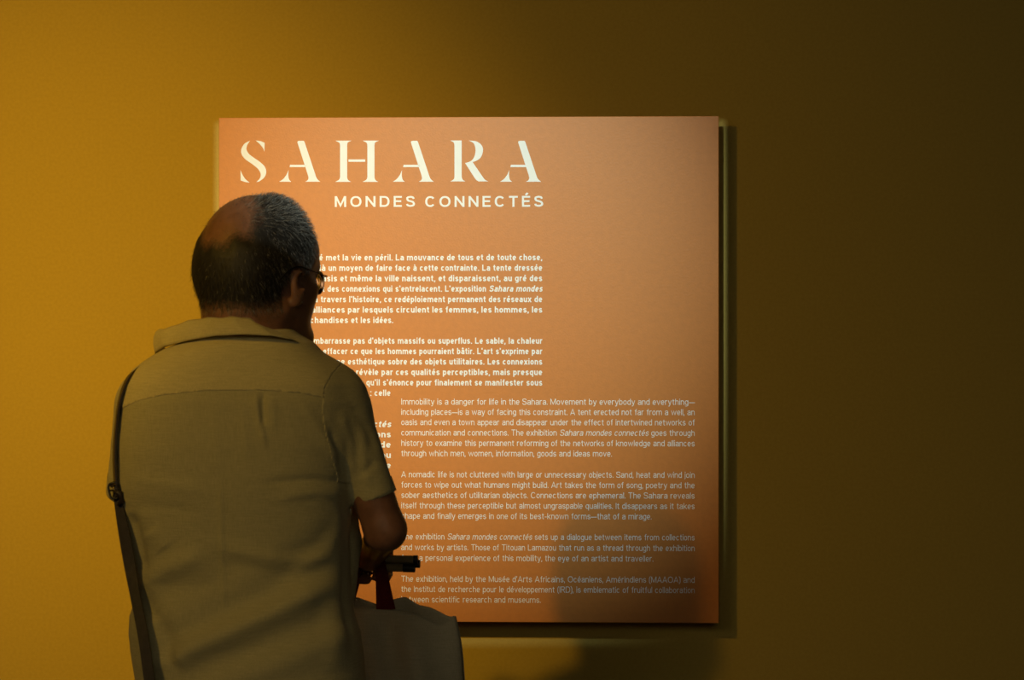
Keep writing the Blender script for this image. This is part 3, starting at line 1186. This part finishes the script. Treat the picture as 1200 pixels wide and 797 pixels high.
hem_band(B(394, 470, 0), B(444, 590, 0.005), -0.034, -0.009, 0.0352, 0.0340)
hem_band(B(170, 474, .01), B(155, 566, .085), -0.006, 0.022, 0.0425, 0.0410)

# collar: stand and fall around the neck
bm = bmesh.new()
NC = 72
rows_c = []
# angle from the back centre, left negative: px, py of fold top, px, py of fall edge, depth of both
key_c = [(-150, 212, 424, .115, 205, 440, .125), (-125, 190, 404, .075, 186, 428, .09),
         (-100, 184, 388, .020, 184, 413, .030), (-75, 194, 384.5, -.020, 194, 406, -.030),
         (-50, 216, 378, -.048, 222, 399, -.066), (-25, 243, 372, -.070, 254, 393.5, -.088),
         (0, 270, 371.5, -.078, 288, 392, -.096), (25, 293, 374, -.074, 318, 393.5, -.090),
         (50, 314, 383, -.056, 341, 398, -.070), (75, 332, 394, -.030, 354, 404, -.040),
         (100, 345, 403, .010, 362, 411, .010), (125, 343, 412, .060, 358, 424, .065),
         (150, 325, 420, .100, 338, 440, .112)]
ka = [k[0] for k in key_c]
for i in range(NC + 1):
    a = -150 + 300 * i / NC
    ip = [np.interp(a, ka, [k[j] for k in key_c]) for j in range(1, 7)]
    top = B(ip[0], ip[1], ip[2])
    low = B(ip[3], ip[4], ip[5])
    cen = B(276, 395, 0.02)
    out = top - cen
    out[2] = 0
    out /= np.linalg.norm(out) + 1e-9
    inner = top - out * .004 + np.array([0, 0, -.030])
    wob = .0012 * math.sin(a * .11) + .0008 * math.sin(a * .27 + 1)
    row = [inner, top - out * .0035 + np.array([0, 0, -.004]), top + np.array([0, 0, .0005 + wob]),
           top + out * .0028 + np.array([0, 0, -.0025 + wob])]
    for f_ in (.3, .6, .85, 1.0):
        p = top * (1 - f_) + low * f_ + out * (.0035 + .003 * math.sin(f_ * 3.1))
        row.append(p)
    row.append(low + out * .0008)
    row.append(top * .5 + low * .5 + out * .0008)
    rows_c.append([bm.verts.new(p) for p in row])
for a, b in zip(rows_c, rows_c[1:]):
    for k in range(len(a) - 1):
        bm.faces.new((a[k], b[k], b[k + 1], a[k + 1]))
bmesh.ops.recalc_face_normals(bm, faces=bm.faces)
obj_bm('collar', bm, M['shirt_lighter'], shirt, True)
for i in range(4):
    bm = bmesh.new()
    p = Vector(B(285, 470 + i * 75, .13 + .006 * min(i, 2)))
    bmesh.ops.create_cone(bm, cap_ends=True, segments=16, radius1=.0055, radius2=.0055, depth=.012,
                          matrix=Matrix.Translation(p) @ Matrix.Rotation(math.pi / 2, 4, 'X'))
    obj_bm('button', bm, M['button'], shirt)

# trousers
tr = Vol((hipc[0] - .24, hipc[1] - .20, 0.03), (hipc[0] + .24, hipc[1] + .20, 1.00), 0.006)
tr.ell((hipc[0], hipc[1], .90), (.168, .118, .13), .03)
for s in (-1, 1):
    hip = np.array([hipc[0] + s * .078, hipc[1], 0.86])
    kn = np.array([hipc[0] + s * .093, hipc[1] + .01, 0.50])
    an = np.array([hipc[0] + s * .100, hipc[1] - .005, 0.10])
    tr.capsule(hip, kn, .096, .074, .03)
    tr.capsule(kn, an, .074, .066, .02)
sl, (X, Y, Z) = tr.sub((-9, -9, -9), (9, 9, 9))
tr.cut(sl, Z - 0.055)
V, Q = tr.mesh()
V = smooth_mesh(V, Q, 2, .5)
N = vnormals(V, Q)
V += N * (snoise(V[:, 0], V[:, 1], V[:, 2], 9, 5, 9) * .003)[:, None]
np_obj('trousers', V, Q, M['trousers'], person)
for s in (-1, 1):
    v = Vol((hipc[0] + s * .1 - .09, hipc[1] - .12, -.01), (hipc[0] + s * .1 + .09, hipc[1] + .25, .14), .004)
    c0 = np.array([hipc[0] + s * .10, hipc[1] - .045, 0.045])
    c1 = np.array([hipc[0] + s * .125, hipc[1] + .14, 0.036])
    v.capsule(c0, c1, .040, .040, .02)
    v.capsule(c0 + (0, .01, .02), c0 + (0, .015, .06), .040, .040, .02)
    sl, (X, Y, Z) = v.sub((-9, -9, -9), (9, 9, 9))
    v.cut(sl, Z - 0.012)
    V, Q = v.mesh()
    so = np_obj('shoe', smooth_mesh(V, Q, 2), Q, M['shoe'], person)
    bm = bmesh.new()
    n = 28
    lo, hi = [], []
    for i in range(n):
        a = 2 * math.pi * i / n
        t = (math.sin(a) + 1) / 2
        c = c0 * (1 - t) + c1 * t
        x, y = c[0] + math.cos(a) * .043, c[1] + math.sin(a) * .030
        lo.append(bm.verts.new((x, y, 0.0)))
        hi.append(bm.verts.new((x, y, 0.016)))
    for i in range(n):
        bm.faces.new((lo[i], lo[(i + 1) % n], hi[(i + 1) % n], hi[i]))
    bm.faces.new(lo[::-1])
    bm.faces.new(hi)
    obj_bm('sole', bm, M['sole'], so)

# ---- hair: a close shell on the scalp and short strands
LV = (VB - HC) @ RH / HS                      # head-local coordinates of the skin mesh


def hair_mask(P):
    x, y, z = P[:, 0], P[:, 1], P[:, 2]
    zl = np.interp(y, [-12, -1.4, 0.4, 2.4, 3.2, 4.2, 5.4, 7], [-7.2, -6.4, 0.6, 1.4, -0.6, 0.4, 3.2, 5.5])
    m1 = z - zl
    m2 = 7.0 - y - np.maximum(0, z - 8) * .2
    a, b = np.array([0.6, -7.0, 7.6]), np.array([-3.0, -2.2, 11.3])
    ba = b - a
    t = np.clip(((P - a) @ ba) / (ba @ ba), 0, 1)
    m3 = np.linalg.norm(P - a - t[:, None] * ba, axis=1) - (4.0 + .2 * np.sin(x * 1.7 + z) + .3 * np.sin(y * 2.3))
    m = np.minimum(np.minimum(m1, m2), m3)
    return m + .15 * np.sin(x * 2.9 + z * 1.3) * np.sin(y * 2.1 - z * 1.9)


earsd = (np.abs(LV[:, 0]) > 7.9) & (LV[:, 2] < 1.2) & (LV[:, 1] > -1.4)
mk = hair_mask(LV)
mk[earsd] = -1
mk[LV[:, 2] < -9] = -1
NBv = vnormals(VB, QB)
hq = QB[(mk[QB] > -0.25).all(1)]
th = np.interp(mk, [-.3, 1.0, 2.8], [-.0005, .0006, .0040])
VH = VB + NBv * th[:, None]
VH += NBv * (snoise(VH[:, 0], VH[:, 1], VH[:, 2], 11, 4, 90) * .0004)[:, None]
hair = np_obj('hair', VH, hq, M['scalp_hair'], person)
# strands
rs = np.random.RandomState(4)
fcn = (mk[QB] > -3.5).all(1) & (LV[QB][:, :, 2] > -9).all(1)
fq = QB[fcn]
NS = 30000
pick = rs.randint(0, len(fq), NS)
wts = rs.dirichlet((1, 1, 1, 1), NS)
bp_ = (VH[fq[pick]] * wts[:, :, None]).sum(1)
bs_ = (VB[fq[pick]] * wts[:, :, None]).sum(1)
nn = (NBv[fq[pick]] * wts[:, :, None]).sum(1)
mm = (mk[fq[pick]] * wts).sum(1)
keep = rs.uniform(size=NS) < np.interp(mm, [-3, -1.2, -.2, .6], [.08, .25, .6, 1.0])
bp_, nn, mm, bs_ = bp_[keep], nn[keep], mm[keep], bs_[keep]
bp_ = np.where((mm > -.25)[:, None], bp_, bs_)
loc = (bp_ - HC) @ RH / HS
comb = np.array([0, .35, -1.0]) @ RH.T
topness = np.clip((loc[:, 2] - 5) / 6, 0, 1)
front = np.array([.35, 1.0, .2]) @ RH.T
dirv = nn * (.30 + .45 * topness)[:, None] + comb * (1 - topness)[:, None] * .8 + front * topness[:, None] * .8
dirv += rs.normal(size=dirv.shape) * .20
dirv /= np.linalg.norm(dirv, axis=1, keepdims=True)
ln = .0065 + .005 * topness + rs.uniform(0, .004, len(bp_))
ln *= np.interp(mm, [-1, .5], [.5, 1])
side = np.cross(dirv, nn + rs.normal(size=nn.shape) * .3)
side /= np.linalg.norm(side, axis=1, keepdims=True)
wd = .00022
st = bp_ - nn * .001
mid = st + dirv * (ln * .55)[:, None] + nn * .0004
tip = mid + (dirv * .85 + comb * .25) * (ln * .5)[:, None]
SV = np.stack([st - side * wd, st + side * wd, mid + side * wd * .8, mid - side * wd * .8,
               tip + side * wd * .2, tip - side * wd * .2], 1).reshape(-1, 3)
ii = np.arange(len(st)) * 6
SQ = np.concatenate([np.stack([ii, ii + 1, ii + 2, ii + 3], 1), np.stack([ii + 3, ii + 2, ii + 4, ii + 5], 1)])
cov = np.clip((mk + .3) / 3.0, 0, 1)
used = np.unique(hq)
at = hair.data.attributes.new('cover', 'FLOAT', 'POINT')
at.data.foreach_set('value', cov[used].astype(np.float32))
strands = np_obj('hair_strands', SV, SQ, M['hair_dark'], hair)
strands['kind'] = 'stuff'
strands.data.materials.append(M['hair_grey'])
strands.data.materials.append(M['hair_silver'])
camx = (loc @ np.array([[math.cos(hy)], [-math.sin(hy)], [0]]))[:, 0]
grey = np.interp(camx + (loc[:, 2] - 2) * .35, [-4, 3, 9], [.04, .30, .85])
grey = np.where(mm < 1.0, np.maximum(grey, .75), grey)
u = rs.uniform(size=len(st))
mi = np.where(u < grey * .45, 2, np.where(u < grey, 1, 0)).astype(np.int32)
strands.data.polygons.foreach_set('material_index', np.concatenate([mi, mi]))

# ------------------------------------------------------------------ glasses
glasses = thing('eyeglasses', 'thin dark wire-rimmed eyeglasses worn by the balding man', 'glasses', HP(0, 10.8, 0))
for s in (-1, 1):
    ring = []
    for i in range(40):
        a = 2 * math.pi * i / 40
        x = s * 3.65 + 2.55 * math.cos(a) * (1 + .05 * math.cos(2 * a))
        z = -0.75 + 1.85 * math.sin(a)
        y = 11.0 - .055 * x * x - .06 * (z - .5)
        ring.append(Vector(HP(x, y, z)))
    bm = bmesh.new()
    cur = ring + [ring[0], ring[1]]
    tube(bm, cur, .0008, 8, False)
    rim = obj_bm('rim', bm, M['wire'], glasses, True)
    bm = bmesh.new()
    yv = Vector(RH[:, 1])
    cpt = sum(ring, Vector()) / len(ring)
    f0 = [bm.verts.new(p + yv * .0008) for p in ring]
    b0 = [bm.verts.new(p - yv * .0008) for p in ring]
    cf, cb = bm.verts.new(cpt + yv * .0013), bm.verts.new(cpt - yv * .0003)
    for i in range(40):
        j = (i + 1) % 40
        bm.faces.new((f0[i], f0[j], cf))
        bm.faces.new((b0[j], b0[i], cb))
        bm.faces.new((f0[j], f0[i], b0[i], b0[j]))
    bmesh.ops.recalc_face_normals(bm, faces=bm.faces)
    obj_bm('lens', bm, M['lens'], glasses, True)
    bm = bmesh.new()
    path = catmull([HP(s * 5.9, 9.15, .10), HP(s * 6.9, 8.9, .15), HP(s * 7.6, 6.5, .35), HP(s * 8.2, 3.6, .65),
                    HP(s * 8.6, 1.3, .95), HP(s * 8.55, -.4, .65), HP(s * 8.3, -1.7, -.3), HP(s * 8.05, -2.9, -1.6)], 6)
    n = len(path)
    tube(bm, path, .0009, 8, True, [.0009 if i < n * .42 else .0015 for i in range(n)])
    obj_bm('temple', bm, M['wire'], glasses, True)
bm = bmesh.new()
tube(bm, catmull([HP(-1.1, 10.9, -.2), HP(-.5, 11.3, .25), HP(.5, 11.3, .25), HP(1.1, 10.9, -.2)], 5), .0009, 8)
obj_bm('bridge', bm, M['wire'], glasses, True)

# ------------------------------------------------------------------ rolls carried in the fist
u = Vector(uT)
nup = Vector((0, 0, 1))
offs = [(-.0035, 0.0073, 0.0), (.0075, -.0010, -.003), (-.0055, -.0078, .0045)]
for i, (oy, oz, ox) in enumerate(offs):
    lab = ['slim brown cardboard tube held in the fist, uppermost of the three beside the elbow',
           'slim brown cardboard tube held in the fist, middle one reaching furthest right',
           'slim brown cardboard tube held in the fist, lowest one with a long black end'][i]
    a = Vector(tA) + Vector((-ox, oy, oz))
    b = Vector(tB) + Vector((0, oy, oz))
    t = thing('cardboard_tube', lab, 'tube', a, 'tubes carried in the hands')
    bm = bmesh.new()
    tube(bm, [a + (b - a) * .012, b], TR, 20)
    obj_bm('tube_body', bm, M['tube'], t, True)
    d = (b - a).normalized()
    ln_ = .020 if i == 2 else .006
    bm = bmesh.new()
    R1 = TR + .0006
    tube(bm, [a + d * ln_, a - d * .0012, a - d * .0012 + d * .0001, a + d * .004], R1, 20, True,
         [R1, R1, R1 - .0022, R1 - .0022])
    obj_bm('end_cap', bm, M['cap'], t)

# ------------------------------------------------------------------ canvas tote hanging from the fist
TYo = MY + .285
bag = thing('tote_bag', 'beige canvas tote bag with red straps hanging from the man\'s right hand', 'bag',
            W(445, 797, TYo))
NXB, NZB = 60, 40
xL, xR = 352, 534
top_x = [350, 380, 410, 418, 441, 463, 475, 490, 503, 515, 524, 531, 536]
front_y = [712, 712, 712, 712, 712.5, 713, 716, 720, 727, 732, 729, 722.5, 721.5]
back_y = [700, 703, 702, 700, 708, 702, 699.5, 709, 711.5, 717, 722, 723, 721.5]


def tote_face(name, front):
    bm = bmesh.new()
    g_ = []
    for j in range(NZB + 1):
        v_ = j / NZB
        row = []
        for i in range(NXB + 1):
            u_ = i / NXB
            xx = xL + (xR - xL) * u_
            ty = np.interp(xx, top_x, front_y if front else back_y)
            yy = ty + (905 - ty) * v_
            grow = 34 * v_ + 2.2 * math.sin(v_ * 9) * u_
            xp = xx + grow * (u_ - .5) * 1.6
            edge = math.sin(math.pi * u_) ** .55
            dep = (.012 + .048 * min(1, v_ * 2.2)) * edge * (1 if v_ < .93 else (1 - v_) / .07 * .6 + .4)
            fold = .010 * math.sin((xx - 405 - 38 * v_) / 9.0) * math.exp(-((xx - 452 - 30 * v_) / 38) ** 2) * min(
                1, v_ * 6) + .003 * math.sin(xx / 13. + v_ * 5)
            fold += .004 * math.sin(v_ * 11 + u_ * 5) * edge
            if front:
                yd_ = -(dep + fold * edge)
            else:
                yd_ = dep * .9 + fold * edge
            row.append(bm.verts.new(W(xp, yy, TYo + yd_)))
        g_.append(row)
    for a, b in zip(g_, g_[1:]):
        for i in range(NXB):
            bm.faces.new((a[i], b[i], b[i + 1], a[i + 1]))
    bmesh.ops.recalc_face_normals(bm, faces=bm.faces)
    bmesh.ops.solidify(bm, geom=bm.faces[:], thickness=.0012)
    return obj_bm(name, bm, M['canvas'], bag, True)


tote_face('front_panel', True)
tote_face('back_panel', False)
bm = bmesh.new()
tube(bm, [W(531 + 1.5 * math.sin(k * .9) + k * 1.05, 722 + k * 11, TYo) for k in range(17)], .0016, 8)
obj_bm('side_seam', bm, M['canvas'], bag, True)
# red handles: gathered in the fist, spread flat where they are sewn on
grip_p = W(445, 668, TYo)


def handle(side, x_in, x_out, yb, x2_in, x2_out, yb2):
    bm = bmesh.new()
    dz = -.016 * side

    def strip(xa, xb, yb_, flip):
        n = 10
        rws = []
        for k in range(n + 1):
            t = k / n
            xa_ = (440 if flip else 421) + (xa - (440 if flip else 421)) * t ** 1.15
            xb_ = (451 if flip else 429) + (xb - (451 if flip else 429)) * t
            y_ = 656 + (yb_ - 656) * t
            dd = dz * t
            rws.append([W(xa_, y_, TYo + dd - .012 * (1 - t)), W(xb_, y_, TYo + dd - .012 * (1 - t))])
        for r0, r1 in zip(rws, rws[1:]):
            vs = [bm.verts.new(p) for p in (r0[0], r0[1], r1[1], r1[0])]
            bm.faces.new(vs)
    strip(x_in, x_out, yb, 1)
    strip(x2_in, x2_out, yb2, 0)
    bmesh.ops.remove_doubles(bm, verts=bm.verts, dist=1e-6)
    bmesh.ops.solidify(bm, geom=bm.faces[:], thickness=.0018)
    obj_bm('handle', bm, M['red'], bag)


handle(1, 441, 463.5, 714, 388, 408, 714)
handle(-1, 441, 458, 708, 398, 416, 704)

# ------------------------------------------------------------------ shoulder bag on its strap
sb = thing('shoulder_bag', 'dark leather shoulder bag whose strap crosses the man\'s left shoulder', 'bag',
           B(205, 900, -.17))
def lin(pts, n=10):
    return catmull(pts, n)


up_pts = lin([B(262, 520, .165), B(236, 470, .155), B(205, 437, .10), B(184, 423.5, .05), B(168, 428.5, -.025),
              B(154, 438, -.050), B(144.5, 455, -.060), B(138.5, 478, -.062), B(135, 510, -.060), B(134, 540, -.060),
              B(135.5, 571, -.060)], 6)
bm = bmesh.new()
wds = list(np.interp(np.linspace(0, 1, len(up_pts)), [0, .35, .55, .75, 1], [.022, .020, .010, .0095, .010]))
cenp = Vector(B(255, 560, .02))
nrm = [(Vector(p) - cenp).normalized() + Vector((-.4, -.0, .2)) for p in up_pts]
ribbon(bm, up_pts, .020, [n.normalized() for n in nrm], .0030)
obj_bm('strap', bm, M['strap'], sb)
lo1 = lin([B(136.5, 576, -.055), B(141.5, 615, -.060), B(149, 660, -.068), B(158, 705, -.085), B(166.5, 750, -.106),
           B(173, 797, -.122), B(185, 868, -.145)], 6)
lo2 = lin([B(138.5, 585, -.060), B(147, 620, -.066), B(155, 662, -.074), B(161, 700, -.091), B(170, 745, -.112),
           B(177.5, 797, -.128), B(190, 868, -.150)], 6)
for pts, w in ((lo1, .0115), (lo2, .0115)):
    bm = bmesh.new()
    ribbon(bm, pts, w, Vector((-.25, -1, 0)).normalized(), .0035)
    obj_bm('strap', bm, M['strap'], sb)
fr_pts = lin([B(262, 520, .165), B(262, 600, .20), B(232, 760, .17), B(190, 840, .06), B(178, 866, -.08), B(182, 872, -.155)], 6)
bm = bmesh.new()
ribbon(bm, fr_pts, .020, Vector((-.6, .6, .1)), .003)
obj_bm('strap', bm, M['strap'], sb)
# buckle
bc = Vector(B(134.5, 575, -.064))
bm = bmesh.new()
def rect_ring(bm, c, w, h, r, tilt):
    pts = []
    for i in range(28):
        a = 2 * math.pi * i / 28
        x = w / 2 * math.copysign(abs(math.cos(a)) ** .6, math.cos(a))
        z = h / 2 * math.copysign(abs(math.sin(a)) ** .6, math.sin(a))
        pts.append(c + Vector((x * math.cos(tilt) - z * math.sin(tilt), -.001 * math.sin(a * 2), x * math.sin(tilt) + z * math.cos(tilt))))
    tube(bm, pts + pts[:2], r, 8, False)
rect_ring(bm, bc, .019, .026, .0019, .25)
tube(bm, [bc + Vector((-.008, -.002, 0)), bc + Vector((.008, -.002, .002))], .0015, 8)
obj_bm('buckle', bm, M['black_metal'], sb, True)
bm = bmesh.new()
tube(bm, [bc + Vector((-.002, -.004, .011)), bc + Vector((.0005, -.006, .001)), bc + Vector((-.002, -.004, -.010))], .0011, 8)
obj_bm('buckle_pin', bm, M['brass'], sb, True)
bm = bmesh.new()
for sgn in (-1, 1):
    k0 = bc + Vector((.0035 + .003 * sgn, -.003 * sgn, -.004 - .004 * sgn))
    tube(bm, [k0 + Vector((-.008, 0, .009)), k0 + Vector((.004, -.003, .004)), k0 + Vector((.006, -.002, -.008)), k0 + Vector((0, 0, -.016))], .0045, 10, True,
         [.003, .0048, .0048, .003])
obj_bm('strap_loop', bm, M['strap'], sb, True)
# the bag itself, below the picture's edge
v = Vol(B(110, 985, -.26), B(300, 855, -.13) + (0, 0.02, 0), .005)
cbg = B(205, 918, -.195)
sl, (X, Y, Z) = v.sub((-9, -9, -9), (9, 9, 9))
qx, qy, qz = np.abs(X - cbg[0]) - .09, np.abs(Y - cbg[1]) - .018, np.abs(Z - cbg[2]) - .052
d = np.sqrt(np.maximum(qx, 0) ** 2 + np.maximum(qy, 0) ** 2 + np.maximum(qz, 0) ** 2) + np.minimum(
    np.maximum(qx, np.maximum(qy, qz)), 0) - .014
v.merge(sl, d, 0)
V, Q = v.mesh()
np_obj('bag_body', smooth_mesh(V, Q, 2), Q, M['strap'], sb)
bm = bmesh.new()
box(bm, (cbg[0] - .10, cbg[1] - .038, cbg[2] - .02), (cbg[0] + .10, cbg[1] - .032, cbg[2] + .066), .002)
obj_bm('flap', bm, M['strap'], sb)

# ------------------------------------------------------------------ ceiling lamps (out of the picture)
def lamp_body(name, label, loc, target, shutters):
    loc, target = Vector(loc), Vector(target)
    t = thing(name, label, 'spotlight', Vector((loc.x, loc.y, CEIL)))
    ax = (target - loc).normalized()
    s = ax.cross(Vector((0, 0, 1))).normalized()
    u_ = s.cross(ax).normalized()
    bm = bmesh.new()
    L0, L1, r = -.10, (.135 if shutters else .05), .045
    segs = 24
    prof = [(L0, r), (L1, r), (L1, r - .003), (L0 + .004, r - .003)]
    rings = [[bm.verts.new(loc + ax * a + (s * math.cos(k * 2 * math.pi / segs) + u_ * math.sin(k * 2 * math.pi / segs)) * q)
              for k in range(segs)] for a, q in prof]
    for a, b in zip(rings, rings[1:]):
        for k in range(segs):
            bm.faces.new((a[k], a[(k + 1) % segs], b[(k + 1) % segs], b[k]))
    bm.faces.new(rings[0][::-1])
    bm.faces.new(rings[-1])
    obj_bm('housing', bm, M['black_metal'], t)
    bm = bmesh.new()
    tube(bm, [loc - ax * .04 + u_ * .045, Vector((loc.x, loc.y, CEIL))], .008, 10)
    obj_bm('stem', bm, M['black_metal'], t)
    return t, ax


lamp_body('wall_wash_spotlight', 'black ceiling spotlight washing the ochre wall from the left', KEY_LOC, KEY_TARGET, False)
fp, ax = lamp_body('framing_spotlight', 'black ceiling framing spotlight with shutters aimed at the orange panel',
                   FRAME_LOC, FRAME_TARGET, True)
# four shutters whose inner edges frame the beam to the panel
DS = 0.12
s_ = ax.cross(Vector((0, 0, 1))).normalized()
u_ = s_.cross(ax).normalized()
pc = FRAME_LOC + ax * DS


def gate(px_, py_):
    p = W(px_, py_, 0.0)
    d = p - FRAME_LOC
    return FRAME_LOC + d * (DS / d.dot(ax))


cor = [gate(250.5, 143.5), gate(852, 141), gate(852, 757), gate(250.5, 757)]
big = .0445
for i in range(4):
    a, b = cor[i], cor[(i + 1) % 4]
    e = (b - a).normalized()
    o_ = e.cross(ax).normalized()
    if o_.dot((a + b) / 2 - pc) < 0:
        o_ = -o_
    bm = bmesh.new()
    off = ax * (.0006 * (i % 2))
    q = [a - e * .05 + off, b + e * .05 + off, b + e * .05 + o_ * .05 + off, a - e * .05 + o_ * .05 + off]
    vs = []
    for p in q:
        d = p - pc
        dl = d - ax * d.dot(ax)
        vs.append(bm.verts.new(p))
    bm.faces.new(vs)
    bmesh.ops.solidify(bm, geom=bm.faces[:], thickness=.0004)
    obj_bm('shutter', bm, M['black_metal'], fp)
